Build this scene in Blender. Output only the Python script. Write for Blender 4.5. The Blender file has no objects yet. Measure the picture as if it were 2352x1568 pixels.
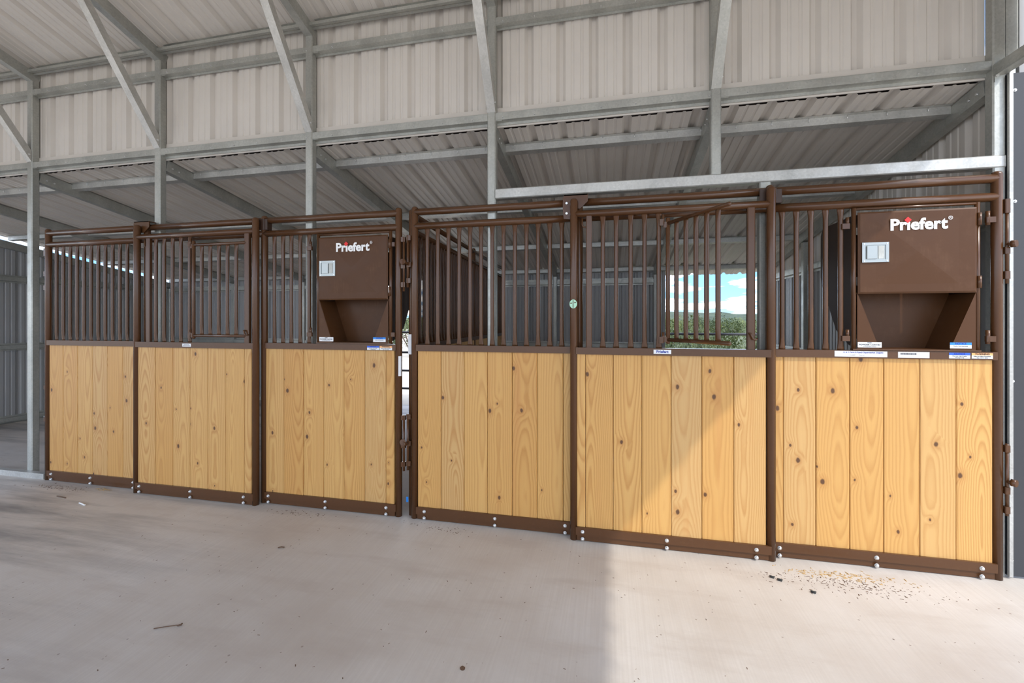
import bpy, math, random
from mathutils import Vector, Matrix, Quaternion
random.seed(11)
R = math.radians
scene = bpy.context.scene
C = scene.collection

# ------------------------------------------------------------------ camera
cam = bpy.data.cameras.new('camera'); cam_o = bpy.data.objects.new('camera', cam); C.objects.link(cam_o)
cam_o.location = (0, 0, 1.477); cam_o.rotation_euler = (R(90), 0, R(12.53))
cam.sensor_width = 36; cam.lens = 15.43; cam.shift_y = -0.01998; cam.clip_end = 2000
scene.camera = cam_o

# ------------------------------------------------------------------ sky
world = bpy.data.worlds.new('sky'); scene.world = world; world.use_nodes = True
SKY_STRENGTH = 1.0
nt = world.node_tree; nt.nodes.clear()
def wn(t, **k):
    n = nt.nodes.new(t)
    for a, b in k.items(): setattr(n, a, b)
    return n
w_out = wn('ShaderNodeOutputWorld'); w_bg = wn('ShaderNodeBackground'); w_bg.inputs[1].default_value = SKY_STRENGTH
w_tc = wn('ShaderNodeTexCoord'); w_sep = wn('ShaderNodeSeparateXYZ')
nt.links.new(w_tc.outputs['Generated'], w_sep.inputs[0])
w_grad = wn('ShaderNodeValToRGB')
w_grad.color_ramp.elements[0].position = 0.0; w_grad.color_ramp.elements[0].color = (.62, 1.05, 1.45, 1)
w_grad.color_ramp.elements[1].position = 0.55; w_grad.color_ramp.elements[1].color = (.22, .60, 1.5, 1)
e = w_grad.color_ramp.elements.new(0.12); e.color = (.34, .85, 1.65, 1)
nt.links.new(w_sep.outputs['Z'], w_grad.inputs[0])
w_add = wn('ShaderNodeMath', operation='ADD'); w_add.inputs[1].default_value = .12
nt.links.new(w_sep.outputs['Z'], w_add.inputs[0])
w_dx = wn('ShaderNodeMath', operation='DIVIDE'); w_dy = wn('ShaderNodeMath', operation='DIVIDE')
nt.links.new(w_sep.outputs['X'], w_dx.inputs[0]); nt.links.new(w_add.outputs[0], w_dx.inputs[1])
nt.links.new(w_sep.outputs['Y'], w_dy.inputs[0]); nt.links.new(w_add.outputs[0], w_dy.inputs[1])
w_cmb = wn('ShaderNodeCombineXYZ'); nt.links.new(w_dx.outputs[0], w_cmb.inputs[0]); nt.links.new(w_dy.outputs[0], w_cmb.inputs[1])
w_noise = wn('ShaderNodeTexNoise'); w_noise.inputs['Scale'].default_value = 1.35; w_noise.inputs['Detail'].default_value = 9
w_noise.inputs['Roughness'].default_value = .52
nt.links.new(w_cmb.outputs[0], w_noise.inputs['Vector'])
w_cr = wn('ShaderNodeValToRGB'); w_cr.color_ramp.elements[0].position = .46; w_cr.color_ramp.elements[1].position = .60
nt.links.new(w_noise.outputs[0], w_cr.inputs[0])
w_mix = wn('ShaderNodeMixRGB'); nt.links.new(w_cr.outputs[0], w_mix.inputs[0]); nt.links.new(w_grad.outputs[0], w_mix.inputs[1])
w_mix.inputs[2].default_value = (4.25, 4.15, 4.0, 1)
nt.links.new(w_mix.outputs[0], w_bg.inputs[0]); nt.links.new(w_bg.outputs[0], w_out.inputs[0])

# ------------------------------------------------------------------ sun
sun = bpy.data.lights.new('sun', 'SUN'); sun.energy = 2.2; sun.angle = R(1.0); sun.color = (1, .95, .87)
sun_o = bpy.data.objects.new('sun', sun); C.objects.link(sun_o); sun_o.location = (8, -6, 12)
sun_o.rotation_euler = Vector((-1.0, .8, -1.3)).to_track_quat('-Z', 'Y').to_euler()

scene.view_settings.view_transform = 'Standard'; scene.view_settings.look = 'None'
scene.view_settings.gamma = 1; scene.view_settings.use_curve_mapping = False
scene.view_settings.exposure = 0.30
scene.cycles.max_bounces = 12; scene.cycles.diffuse_bounces = 8; scene.cycles.glossy_bounces = 4

# ------------------------------------------------------------------ node helpers and materials
class NT:
    def __init__(s, name):
        s.m = bpy.data.materials.new(name); s.m.use_nodes = True; s.t = s.m.node_tree
        s.b = s.t.nodes['Principled BSDF']
    def n(s, t, **k):
        o = s.t.nodes.new(t)
        for a, b in k.items(): setattr(o, a, b)
        return o
    def l(s, a, b): s.t.links.new(a, b)
    def put(s, v, sock):
        if isinstance(v, (int, float)): sock.default_value = v
        else: s.l(v, sock)
    def math(s, op, a, b=None, c=None):
        o = s.n('ShaderNodeMath', operation=op); s.put(a, o.inputs[0])
        if b is not None: s.put(b, o.inputs[1])
        if c is not None: s.put(c, o.inputs[2])
        return o.outputs[0]
    def ramp(s, f, *st):
        o = s.n('ShaderNodeValToRGB'); cr = o.color_ramp
        while len(cr.elements) < len(st): cr.elements.new(.5)
        for e, (p, c) in zip(cr.elements, st):
            e.position = p; e.color = (c, c, c, 1) if isinstance(c, (int, float)) else (*c, 1)
        s.put(f, o.inputs[0]); return o.outputs[0]
    def noise(s, vec, scale, detail=3, rough=.5):
        o = s.n('ShaderNodeTexNoise'); o.inputs['Scale'].default_value = scale; o.inputs['Detail'].default_value = detail
        o.inputs['Roughness'].default_value = rough
        if vec is not None: s.l(vec, o.inputs['Vector'])
        return o.outputs[0]
    def coord(s, kind='Object'): return s.n('ShaderNodeTexCoord').outputs[kind]
    def world_pos(s): return s.n('ShaderNodeNewGeometry').outputs['Position']
    def mapped(s, vec, scale=(1, 1, 1), rot=(0, 0, 0)):
        o = s.n('ShaderNodeMapping'); o.inputs['Scale'].default_value = scale; o.inputs['Rotation'].default_value = rot
        s.l(vec, o.inputs['Vector']); return o.outputs[0]
    def mix(s, f, a, b, mode='MIX'):
        o = s.n('ShaderNodeMixRGB', blend_type=mode); s.put(f, o.inputs[0])
        for v, k in ((a, 1), (b, 2)):
            if isinstance(v, tuple): o.inputs[k].default_value = (*v, 1)
            else: s.l(v, o.inputs[k])
        return o.outputs[0]
    def set(s, **k):
        for a, v in k.items():
            sock = s.b.inputs[a.replace('_', ' ')]
            if isinstance(v, tuple): sock.default_value = (*v, 1)
            elif isinstance(v, (int, float)): sock.default_value = v
            else: s.l(v, sock)
    def bump(s, h, strength=.2, dist=.01):
        o = s.n('ShaderNodeBump'); o.inputs['Strength'].default_value = strength; o.inputs['Distance'].default_value = dist
        s.l(h, o.inputs['Height']); s.l(o.outputs[0], s.b.inputs['Normal'])

M = {}
def plain(name, col, rough=.5, metal=0., **k):
    a = NT(name); a.set(Base_Color=col, Roughness=rough, Metallic=metal, **k); M[name] = a.m; return a

# galvanised steel with a faint spangle and wear streaks
def galv(name, col):
    a = NT(name); p = a.world_pos()
    v = a.n('ShaderNodeTexVoronoi'); v.inputs['Scale'].default_value = 90; a.l(p, v.inputs['Vector'])
    sp = a.ramp(v.outputs['Color'], (.0, .88), (1., 1.06))
    n = a.ramp(a.noise(a.mapped(p, (2, 2, 1)), 3, 5), (.3, .80), (.7, 1.05))
    c = a.mix(1, a.mix(1, tuple(col), sp, 'MULTIPLY'), n, 'MULTIPLY')
    a.set(Base_Color=c, Metallic=.55, Roughness=a.ramp(a.noise(p, 14, 3), (.3, .36), (.7, .55)))
    M[name] = a.m
galv('galvanized', (.47, .475, .44)); galv('galvanized_bright', (.56, .555, .525))
# brown powder coat
a = NT('brown'); p = a.world_pos()
n = a.noise(p, 40, 4, .6)
c = a.mix(a.ramp(n, (.55, 0.), (.80, .22)), (.090, .0385, .0155), (.13, .070, .036))
a.set(Base_Color=c, Roughness=.24, Specular_IOR_Level=.42)
M['brown'] = a.m
# feeder sheet steel: same coat, scuffed
a = NT('brown_sheet'); p = a.world_pos()
n = a.noise(p, 5, 8, .7); n2 = a.noise(a.mapped(p, (14, 1, 2)), 6, 4)
f = a.math('MULTIPLY', a.ramp(n, (.5, 0.), (.8, .6)), a.ramp(n2, (.4, .3), (.7, 1.)))
c = a.mix(f, (.084, .0345, .0125), (.165, .092, .055))
a.set(Base_Color=c, Roughness=a.ramp(n, (.3, .30), (.7, .5)), Specular_IOR_Level=.22)
M['brown_sheet'] = a.m
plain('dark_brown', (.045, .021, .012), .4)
# painted sheet metal
def sheet_mat(name, col, rough=.42):
    a = NT(name); p = a.world_pos()
    n = a.ramp(a.noise(p, 1.6, 4, .6), (.3, .93), (.7, 1.03))
    a.set(Base_Color=a.mix(1, tuple(col), n, 'MULTIPLY'), Roughness=rough, Specular_IOR_Level=.4); M[name] = a.m
sheet_mat('sheet_beige', (.655, .615, .565)); sheet_mat('sheet_grey', (.36, .36, .36)); sheet_mat('flashing', (.62, .58, .53))
sheet_mat('charcoal', (.045, .047, .052), .38)
plain('bolt', (.75, .76, .76), .3, .9); plain('chrome_plate', (.36, .38, .37), .33, .75)
plain('white_print', (.86, .86, .85), .5); plain('red_print', (.75, .02, .02), .5); plain('ink', (.03, .03, .035), .6)
plain('sticker_white', (.80, .81, .82), .55); plain('sticker_blue', (.03, .12, .62), .5); plain('sticker_lightblue', (.02, .24, .72), .5)
plain('sticker_orange', (.85, .42, .16), .5); plain('sticker_tag', (.45, .75, .55), .6); plain('blue_ink', (.02, .05, .33), .6)
plain('grey_print', (.35, .35, .36), .6); plain('fence_black', (.02, .02, .024), .45, .2); plain('rubber', (.015, .015, .016), .6)
plain('twig', (.13, .075, .045), .9); plain('straw', (.45, .30, .13), .9); plain('dropping', (.03, .03, .028), .9); plain('paper', (.8, .8, .78), .8)
plain('bark', (.10, .075, .055), .95)

# pine planks: ring pattern of a plain-sawn log, knots, one random offset per plank
a = NT('pine'); oc = a.coord('Object'); sp = a.n('ShaderNodeSeparateXYZ'); a.l(oc, sp.inputs[0])
rnd = a.n('ShaderNodeObjectInfo').outputs['Random']
def hashed(k): return a.math('FRACT', a.math('MULTIPLY', rnd, k))
x = sp.outputs['X']; z = a.math('ADD', sp.outputs['Z'], a.math('MULTIPLY', rnd, 61.7))
def zvec(sx, sz, off):
    o = a.n('ShaderNodeCombineXYZ'); a.put(a.math('MULTIPLY', x, sx), o.inputs[0]); a.put(off, o.inputs[1]); a.put(a.math('MULTIPLY', z, sz), o.inputs[2]); return o.outputs[0]
wander = a.noise(zvec(.0, .55, 3.1), 1.0, 2)
depth = a.noise(zvec(.0, .75, 9.4), 1.0, 1.5)
fine = a.noise(zvec(7., 1.6, 5.2), 2.2, 4, .6)
vo = a.n('ShaderNodeTexVoronoi'); vo.voronoi_dimensions = '2D'; vo.inputs['Scale'].default_value = 3.6
kv = a.n('ShaderNodeCombineXYZ'); a.put(a.math('MULTIPLY', x, 1.5), kv.inputs[0]); a.put(z, kv.inputs[1]); a.l(kv.outputs[0], vo.inputs['Vector'])
vs = a.n('ShaderNodeSeparateXYZ'); a.l(vo.outputs['Color'], vs.inputs[0])
present = a.math('GREATER_THAN', vs.outputs['X'], .50)
kd = a.math('ADD', vo.outputs['Distance'], a.math('MULTIPLY', a.math('SUBTRACT', a.noise(zvec(20., 20., 1.), 1.6, 3), .5), .05))
ksize = a.math('MULTIPLY_ADD', vs.outputs['Y'], .055, .028)
pull = a.math('MULTIPLY', present, a.math('POWER', 2.718, a.math('MULTIPLY', kd, -9.)))
xr = a.math('ADD', x, a.math('ADD', a.math('MULTIPLY_ADD', hashed(7.13), .11, -.055), a.math('MULTIPLY_ADD', wander, .09, -.045)))
cc = a.math('MULTIPLY_ADD', depth, .24, a.math('MULTIPLY_ADD', hashed(13.7), .05, -.085))
r = a.math('SQRT', a.math('ADD', a.math('MULTIPLY', xr, xr), a.math('MULTIPLY', cc, cc)))
r = a.math('ADD', r, a.math('MULTIPLY_ADD', fine, .010, a.math('MULTIPLY', pull, .035)))
ring = a.math('FRACT', a.math('MULTIPLY', r, a.math('MULTIPLY_ADD', hashed(3.3), 45., 60.)))
late = a.ramp(ring, (0., .35), (.10, 0.), (.45, .10), (.88, .85), (1., .40))
grain = a.noise(zvec(160., 3.5, 2.), 1.0, 3)
tone = a.ramp(hashed(29.3), (0., (.58, .315, .095)), (.5, (.64, .375, .125)), (1., (.58, .36, .145)))
dark = a.mix(.78, tone, (.40, .165, .035))
col = a.mix(a.math('MULTIPLY', late, a.math('MULTIPLY_ADD', hashed(17.9), .40, .55)), tone, dark)
col = a.mix(a.math('MULTIPLY', a.ramp(grain, (.35, 0.), (.75, 1.)), .16), col, (.42, .22, .08))
streak = a.ramp(a.noise(zvec(14., .55, 7.7), 1.0, 2), (.62, 0.), (.78, .45))
col = a.mix(streak, col, (.52, .24, .075))
halo = a.math('MULTIPLY', present, a.math('SUBTRACT', 1., a.math('SMOOTH_MIN', a.math('DIVIDE', kd, a.math('MULTIPLY', ksize, 3.)), 1., .1)))
col = a.mix(a.math('MULTIPLY', a.math('MAXIMUM', halo, 0.), .55), col, (.40, .17, .045))
core = a.math('MULTIPLY', present, a.math('SUBTRACT', 1., a.math('SMOOTH_MIN', a.math('DIVIDE', kd, ksize), 1., .15)))
col = a.mix(a.ramp(core, (.05, 0.), (.45, .92)), col, (.085, .038, .020))
a.set(Base_Color=col, Roughness=.42, Specular_IOR_Level=.35); a.bump(late, .05, .002); M['pine'] = a.m

# concrete slab: broomed, blotchy, tyre-grey stains on the aisle's far side
a = NT('concrete'); p = a.world_pos(); sp = a.n('ShaderNodeSeparateXYZ'); a.l(p, sp.inputs[0])
big = a.noise(p, .8, 6, .6); mid = a.noise(a.mapped(p, (1.2, 5.0, 1), (0, 0, R(18))), 1.3, 6, .6)
finen = a.noise(p, 60, 3); broom = a.noise(a.mapped(p, (85, 1.3, 1)), 1.2, 4)
c = a.ramp(big, (.30, (.47, .415, .36)), (.5, (.565, .525, .475)), (.70, (.65, .625, .59)))
c = a.mix(a.ramp(mid, (.52, 0.), (.74, .50)), c, (.42, .36, .31))
c = a.mix(a.math('MULTIPLY', a.ramp(broom, (.35, .22), (.65, 0.)), 1.), c, (.42, .37, .325))
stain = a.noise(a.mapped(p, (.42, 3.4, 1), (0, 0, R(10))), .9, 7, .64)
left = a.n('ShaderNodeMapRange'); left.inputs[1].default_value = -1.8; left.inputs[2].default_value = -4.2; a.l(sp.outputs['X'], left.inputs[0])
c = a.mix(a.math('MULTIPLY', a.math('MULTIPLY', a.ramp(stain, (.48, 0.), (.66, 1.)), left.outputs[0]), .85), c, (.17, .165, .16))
v = a.n('ShaderNodeTexVoronoi'); v.inputs['Scale'].default_value = 9; a.l(p, v.inputs['Vector'])
c = a.mix(a.ramp(v.outputs['Distance'], (.035, .7), (.06, 0.)), c, (.20, .15, .12))
c = a.mix(a.math('MULTIPLY', finen, .12), c, (.34, .30, .27))
a.set(Base_Color=c, Roughness=a.ramp(big, (.3, .48), (.7, .68)), Specular_IOR_Level=.35)
a.bump(a.math('ADD', broom, finen), .12, .003); M['concrete'] = a.m
# soil and dry grass outside
a = NT('ground'); p = a.world_pos(); sp = a.n('ShaderNodeSeparateXYZ'); a.l(p, sp.inputs[0])
soil = a.ramp(a.noise(p, .35, 8, .65), (.3, (.34, .29, .21)), (.5, (.48, .42, .33)), (.7, (.56, .50, .41)))
edge = a.math('ADD', sp.outputs['X'], a.math('MULTIPLY', a.noise(p, .5, 4), 3.))
far = a.math('MULTIPLY', a.math('GREATER_THAN', sp.outputs['Y'], 9.0), a.math('GREATER_THAN', edge, .5))
a.set(Base_Color=a.mix(far, soil, a.ramp(a.noise(p, 3., 6, .7), (.35, (.05, .07, .025)), (.7, (.15, .16, .07)))), Roughness=.95); M['ground'] = a.m
# wooded hill and foliage
a = NT('woods'); p = a.world_pos()
a.set(Base_Color=a.ramp(a.noise(p, .35, 8, .75), (.35, (.022, .038, .020)), (.55, (.055, .080, .040)), (.75, (.10, .125, .06))), Roughness=1.); M['woods'] = a.m
def leaf(name, c0, c1):
    a = NT(name); p = a.world_pos()
    rn = a.n('ShaderNodeObjectInfo').outputs['Random']
    f = a.math('ADD', a.math('MULTIPLY', a.noise(p, 2.5, 4, .7), .7), a.math('MULTIPLY', rn, .3))
    a.set(Base_Color=a.ramp(f, (.3, c0), (.75, c1)), Roughness=.7); M[name] = a.m
leaf('leaf_green', (.034, .055, .020), (.125, .155, .055)); leaf('leaf_bright', (.06, .085, .02), (.19, .215, .055))

# ------------------------------------------------------------------ mesh helpers
class MB:
    def __init__(s): s.v = []; s.f = []; s.s = []
    def face(s, idx, smooth=False): s.f.append(idx); s.s.append(smooth)
    def loft(s, rings, smooth=False, caps=True, closed=True):
        b = len(s.v); n = len(rings[0])
        for r in rings: s.v += [tuple(q) for q in r]
        for i in range(len(rings) - 1):
            for j in range(n if closed else n - 1):
                k = (j + 1) % n
                s.face((b + i*n + j, b + i*n + k, b + (i+1)*n + k, b + (i+1)*n + j), smooth)
        if caps:
            s.face(tuple(b + j for j in reversed(range(n)))); e = b + (len(rings)-1)*n; s.face(tuple(e + j for j in range(n)))
        return s
    def box(s, x0, x1, y0, y1, z0, z1, ch=0.):
        if ch <= 0:
            return s.loft([[(x0, y0, z), (x1, y0, z), (x1, y1, z), (x0, y1, z)] for z in (z0, z1)])
        def rg(z, i): return [(x0+i+ch, y0+i, z), (x1-i-ch, y0+i, z), (x1-i, y0+i+ch, z), (x1-i, y1-i-ch, z), (x1-i-ch, y1-i, z), (x0+i+ch, y1-i, z), (x0+i, y1-i-ch, z), (x0+i, y0+i+ch, z)]
        return s.loft([rg(z0, 0), rg(z1, 0)])
    def section(s, p0, p1, prof, wdir, smooth=False):
        """extrude the 2D profile [(w, o)] from p0 to p1; w runs along wdir, o along the third axis"""
        p0 = Vector(p0); p1 = Vector(p1); d = (p1 - p0).normalized(); w = Vector(wdir); w = (w - d*w.dot(d)).normalized(); o = d.cross(w)
        return s.loft([[p + w*q[0] + o*q[1] for q in prof] for p in (p0, p1)], smooth)
    def sq(s, p0, p1, w, h, wdir=(1, 0, 0), ch=.006):
        a, b = w/2, h/2
        return s.section(p0, p1, [(-a+ch, -b), (a-ch, -b), (a, -b+ch), (a, b-ch), (a-ch, b), (-a+ch, b), (-a, b-ch), (-a, -b+ch)], wdir)
    def tube(s, p0, p1, r, n=14, dome=(0, 0)):
        p0 = Vector(p0); p1 = Vector(p1); d = (p1 - p0).normalized()
        u = d.orthogonal().normalized() if abs(d.z) < .9 else Vector((1, 0, 0)); u = (u - d*u.dot(d)).normalized(); w = d.cross(u)
        def ring(p, k): return [p + (u*math.cos(2*math.pi*j/n) + w*math.sin(2*math.pi*j/n))*k for j in range(n)]
        rings = []
        if dome[0]: rings += [ring(p0 - d*r*dome[0]*math.sin(t), r*max(.05, math.cos(t))) for t in (1.5, 1.05, .6)]
        rings += [ring(p0, r), ring(p1, r)]
        if dome[1]: rings += [ring(p1 + d*r*dome[1]*math.sin(t), r*max(.05, math.cos(t))) for t in (.6, 1.05, 1.5)]
        return s.loft(rings, True)
    def path(s, pts, r, n=8):
        pts = [Vector(q) for q in pts]; rings = []; u = None
        for i, q in enumerate(pts):
            d = (pts[min(i+1, len(pts)-1)] - pts[max(i-1, 0)]).normalized()
            if u is None: u = d.orthogonal().normalized()
            u = (u - d*u.dot(d)).normalized(); w = d.cross(u)
            rings.append([q + (u*math.cos(2*math.pi*j/n) + w*math.sin(2*math.pi*j/n))*r for j in range(n)])
        return s.loft(rings, True)
    def plate(s, poly, axis, t0, t1):
        """2D polygon extruded along an axis: axis 'y' -> poly in (x, z), 'x' -> poly in (y, z), 'z' -> poly in (x, y)"""
        def q(p, t): return {'y': (p[0], t, p[1]), 'x': (t, p[0], p[1]), 'z': (p[0], p[1], t)}[axis]
        return s.loft([[q(p, t) for p in poly] for t in (t0, t1)])
    def poly(s, pts, smooth=False):
        b = len(s.v); s.v += [tuple(p) for p in pts]; s.face(tuple(range(b, b+len(pts))), smooth); return s
    def mesh(s, name, origin=(0, 0, 0)):
        me = bpy.data.meshes.new(name); ox, oy, oz = origin
        me.from_pydata([(a-ox, b-oy, c-oz) for a, b, c in s.v], [], s.f)
        me.polygons.foreach_set('use_smooth', s.s)
        bm = __import__('bmesh').new(); bm.from_mesh(me); __import__('bmesh').ops.recalc_face_normals(bm, faces=bm.faces); bm.to_mesh(me); bm.free()
        me.update(); return me
    def build(s, name, mat, parent=None, origin=None, kind=None):
        po = abs_loc(parent) if parent else Vector((0, 0, 0))
        og = Vector(origin) if origin is not None else (po if parent else center_base(s.v))
        me = s.mesh(name, og); me.materials.append(M[mat])
        return link(name, me, parent, og - po, kind)
def center_base(v):
    xs = [a[0] for a in v]; ys = [a[1] for a in v]; zs = [a[2] for a in v]
    return Vector(((min(xs)+max(xs))/2, (min(ys)+max(ys))/2, min(zs)))
def abs_loc(o):
    l = Vector(o.location)
    while o.parent: o = o.parent; l += Vector(o.location)
    return l
def link(name, me, parent, loc, kind=None):
    o = bpy.data.objects.new(name, me); C.objects.link(o); o.parent = parent; o.location = loc
    if kind: o['kind'] = kind
    return o
def tag(o, label, cat, group=None):
    o['label'] = label; o['category'] = cat
    if group: o['group'] = group
    return o
def thing(name, loc, label, cat, group=None):
    o = bpy.data.objects.new(name, None); C.objects.link(o); o.location = loc; o.empty_display_size = .1
    return tag(o, label, cat, group)
def struct(o): o['kind'] = 'structure'; return o
def lettering(body, parent, loc, size, mat, bold=0., sx=1., align='CENTER', name='lettering', shear=0., depth=.0004):
    cu = bpy.data.curves.new('text', 'FONT'); cu.body = body; cu.size = size; cu.offset = bold; cu.align_x = align; cu.align_y = 'CENTER'
    cu.extrude = depth; cu.resolution_u = 3; cu.shear = shear
    t = bpy.data.objects.new('text', cu); C.objects.link(t)
    dg = bpy.context.evaluated_depsgraph_get(); me = bpy.data.meshes.new_from_object(t.evaluated_get(dg))
    bpy.data.objects.remove(t); bpy.data.curves.remove(cu)
    me.materials.clear(); me.materials.append(M[mat])
    me.transform(Matrix.Rotation(R(90), 4, 'X') @ Matrix.Diagonal((sx, 1, 1, 1)))
    me.name = name
    o = bpy.data.objects.new(name, me); C.objects.link(o); o.parent = parent; o.location = Vector(loc) - abs_loc(parent)
    return o

# ------------------------------------------------------------------ frame constants (metres; X along the stall fronts, Y away from the aisle)
D = 3.094                       # aisle face of the post row
PX = [-5.446 + 1.524*k for k in range(-2, 6)]     # left edges of posts; PX[2] is the first one in view
PW = .063
YB = 6.93                       # back wall posts
LEFT, RIGHT = -8.49, 2.237
def lean_z(y): return 2.925 - (y - 3.18)/6.        # underside of lean-to roof sheets
def main_z(y): return 3.925 + (3.13 - abs(y))/3.   # underside of aisle roof sheets

# ------------------------------------------------------------------ ground, slab, hill
o = MB().box(-12, 3.2, -4.5, 7.15, -.12, 0).build('floor', 'concrete'); struct(o)
g = MB()
N = 28
for i in range(N+1):
    for j in range(N+1):
        X = -260 + 520*i/N; Y = -160 + 480*j/N
        g.v.append((X, Y, -.13))
for i in range(N):
    for j in range(N): b = i*(N+1)+j; g.face((b, b+N+1, b+N+2, b+1))
o = g.build('ground', 'ground', origin=(0, 0, -.13)); struct(o)
h = MB(); n1, n2 = 90, 14
rr = random.Random(4)
for i in range(n1+1):
    for j in range(n2+1):
        X = -190 + 340*i/n1; Y = 95 + 85*j/n2
        prof = math.sin(math.pi*min(1, j/n2*1.15)/1.6)
        top = 3.4 + 1.1*math.sin(X*.021 + .3) + .7*math.sin(X*.063+1.4)
        h.v.append((X, Y + rr.uniform(-1.5, 1.5), -.13 + max(0, prof*top + (rr.uniform(-.35, .45) if 0 < j else 0))))
for i in range(n1):
    for j in range(n2): b = i*(n2+1)+j; h.face((b, b+n2+1, b+n2+2, b+1), True)
o = h.build('hill', 'woods', origin=(0, 130, -.13)); tag(o, 'low wooded green hill on the horizon beyond the paddock', 'hill')

# ------------------------------------------------------------------ corrugated sheets
PITCH = .2325
def sheet_mesh(name, length, mat, ribs=4, cut=None):
    """local x across, local y along, local z outward; cut(x, side) may give another end length"""
    pr = []
    for k in range(ribs):
        c = k*PITCH
        pr += [(c-.034, 0), (c-.013, .030), (c+.013, .030), (c+.034, 0)]
        for m in (PITCH*.36, PITCH*.64): pr += [(c+m-.013, 0), (c+m-.006, .0055), (c+m+.006, .0055), (c+m+.013, 0)]
    pr += [(ribs*PITCH-.034, 0), (ribs*PITCH-.032, .002)]
    t = .0016; m = MB(); n = len(pr); b = 0
    ys = [0., length]
    for y in range(2):
        for q in pr: m.v.append((q[0], ys[y] if not cut or y == 0 else cut(q[0]), q[1]))
    for y in range(2):
        for q in pr: m.v.append((q[0], ys[y] if not cut or y == 0 else cut(q[0]), q[1]+t))
    for j in range(n-1):
        m.face((j, n+j, n+j+1, j+1)); m.face((2*n+j, 2*n+j+1, 3*n+j+1, 3*n+j))
        m.face((j, j+1, 2*n+j+1, 2*n+j)); m.face((n+j, 3*n+j, 3*n+j+1, n+j+1))
    m.face((0, 2*n, 3*n, n)); m.face((n-1, 2*n-1, 4*n-1, 3*n-1))
    me = m.mesh(name); me.materials.append(M[mat]); return me
def frame3(xa, ya, za, loc):
    m = Matrix.Identity(4)
    for i, ax in enumerate((xa, ya, za)):
        ax = Vector(ax).normalized()
        for r_ in range(3): m[r_][i] = ax[r_]
    m.translation = Vector(loc); return m
def place_sheet(me, parent, mat4, name):
    o = bpy.data.objects.new(name, me); C.objects.link(o); o.parent = parent
    m = mat4.copy(); m.translation = m.translation - abs_loc(parent); o.matrix_local = m; return o
def surface(name, loc):
    o = bpy.data.objects.new(name, None); C.objects.link(o); o.location = loc; struct(o); return o
SW = 4*PITCH
X0 = -.11 - 9*SW
nsh = int(math.ceil((RIGHT - X0)/SW))

# upper wall of the aisle, above the lean-to roof
wall_up = surface('wall_upper', (-3, 3.165, 2.96)); me = sheet_mesh('wall_sheet', 1.02, 'sheet_beige'); me_end = sheet_mesh('wall_sheet', 1.02, 'sheet_beige', 2)
for k in range(nsh):
    xx = X0 + k*SW
    place_sheet(me if xx + SW < RIGHT+.1 else me_end, wall_up, frame3((1, 0, 0), (0, 0, 1), (0, 1, 0), (xx, 3.163, 2.985)), 'wall_sheet')
MB().box(X0, RIGHT, 3.152, 3.162, 2.908, 3.052).build('flashing', 'flashing', wall_up)

MB().plate([(3.198, 3.06), (3.204, 3.06), (3.204, lean_z(3.204)+.038), (3.50, lean_z(3.50)+.038), (3.50, lean_z(3.50)+.0335), (3.198, lean_z(3.198)+.0335)], 'x', X0, RIGHT).build('dark_gap_closure', 'dark_brown', wall_up)  # added closure: shuts out the sky, dark tone stands for the shaded gap
# aisle roof
ceil = surface('ceiling', (-3, 0, main_z(0)))
Ls = 3.3*math.sqrt(1+1/9.)
me = sheet_mesh('roof_sheet', Ls, 'sheet_beige')
for k in range(nsh):
    xx = X0 + k*SW
    place_sheet(me, ceil, frame3((1, 0, 0), (0, -3, 1), (0, 1, 3), (xx, 3.26, main_z(3.26))), 'roof_sheet')
    place_sheet(me, ceil, frame3((1, 0, 0), (0, 3, 1), (0, -1, 3), (xx, -3.26, main_z(3.26))), 'roof_sheet')
# lean-to roof over the stalls
lean = surface('ceiling', (-3, 5.2, lean_z(5.2)))
me = sheet_mesh('roof_sheet', 4.25*math.sqrt(1+1/36.), 'sheet_beige')
for k in range(nsh):
    xx = X0 + k*SW
    place_sheet(me, lean, frame3((1, 0, 0), (0, 6, -1), (0, 1, 6), (xx, 3.215, lean_z(3.215))), 'roof_sheet')

# back wall with two open bays (behind each stall)
wall_b = surface('wall_back', (-3, 7.0, 0))
me = sheet_mesh('wall_sheet', 2.22, 'sheet_grey', 4); me3 = sheet_mesh('wall_sheet', 2.22, 'sheet_grey', 3)
def fill_back(xa, xb):
    x_ = xa
    while x_ < xb - .12:
        nr = 4 if x_ + SW < xb + .15 else max(1, int(round((xb - x_)/PITCH)))
        m_ = me if nr == 4 else sheet_mesh('wall_sheet', 2.22, 'sheet_grey', nr)
        place_sheet(m_, wall_b, frame3((1, 0, 0), (0, 0, 1), (0, 1, 0), (x_, 7.0, .02)), 'wall_sheet'); x_ += SW
fill_back(LEFT, PX[3] + PW + .09); fill_back(PX[4], PX[6] + PW + .09)
MB().box(LEFT, PX[3]+PW, 6.99, 7.03, 2.225, lean_z(7.0)-.005).build('eave_trim', 'sheet_grey', wall_b)
MB().box(PX[4], PX[6]+PW, 6.99, 7.03, 2.225, lean_z(7.0)-.005).build('eave_trim', 'sheet_grey', wall_b)
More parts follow.
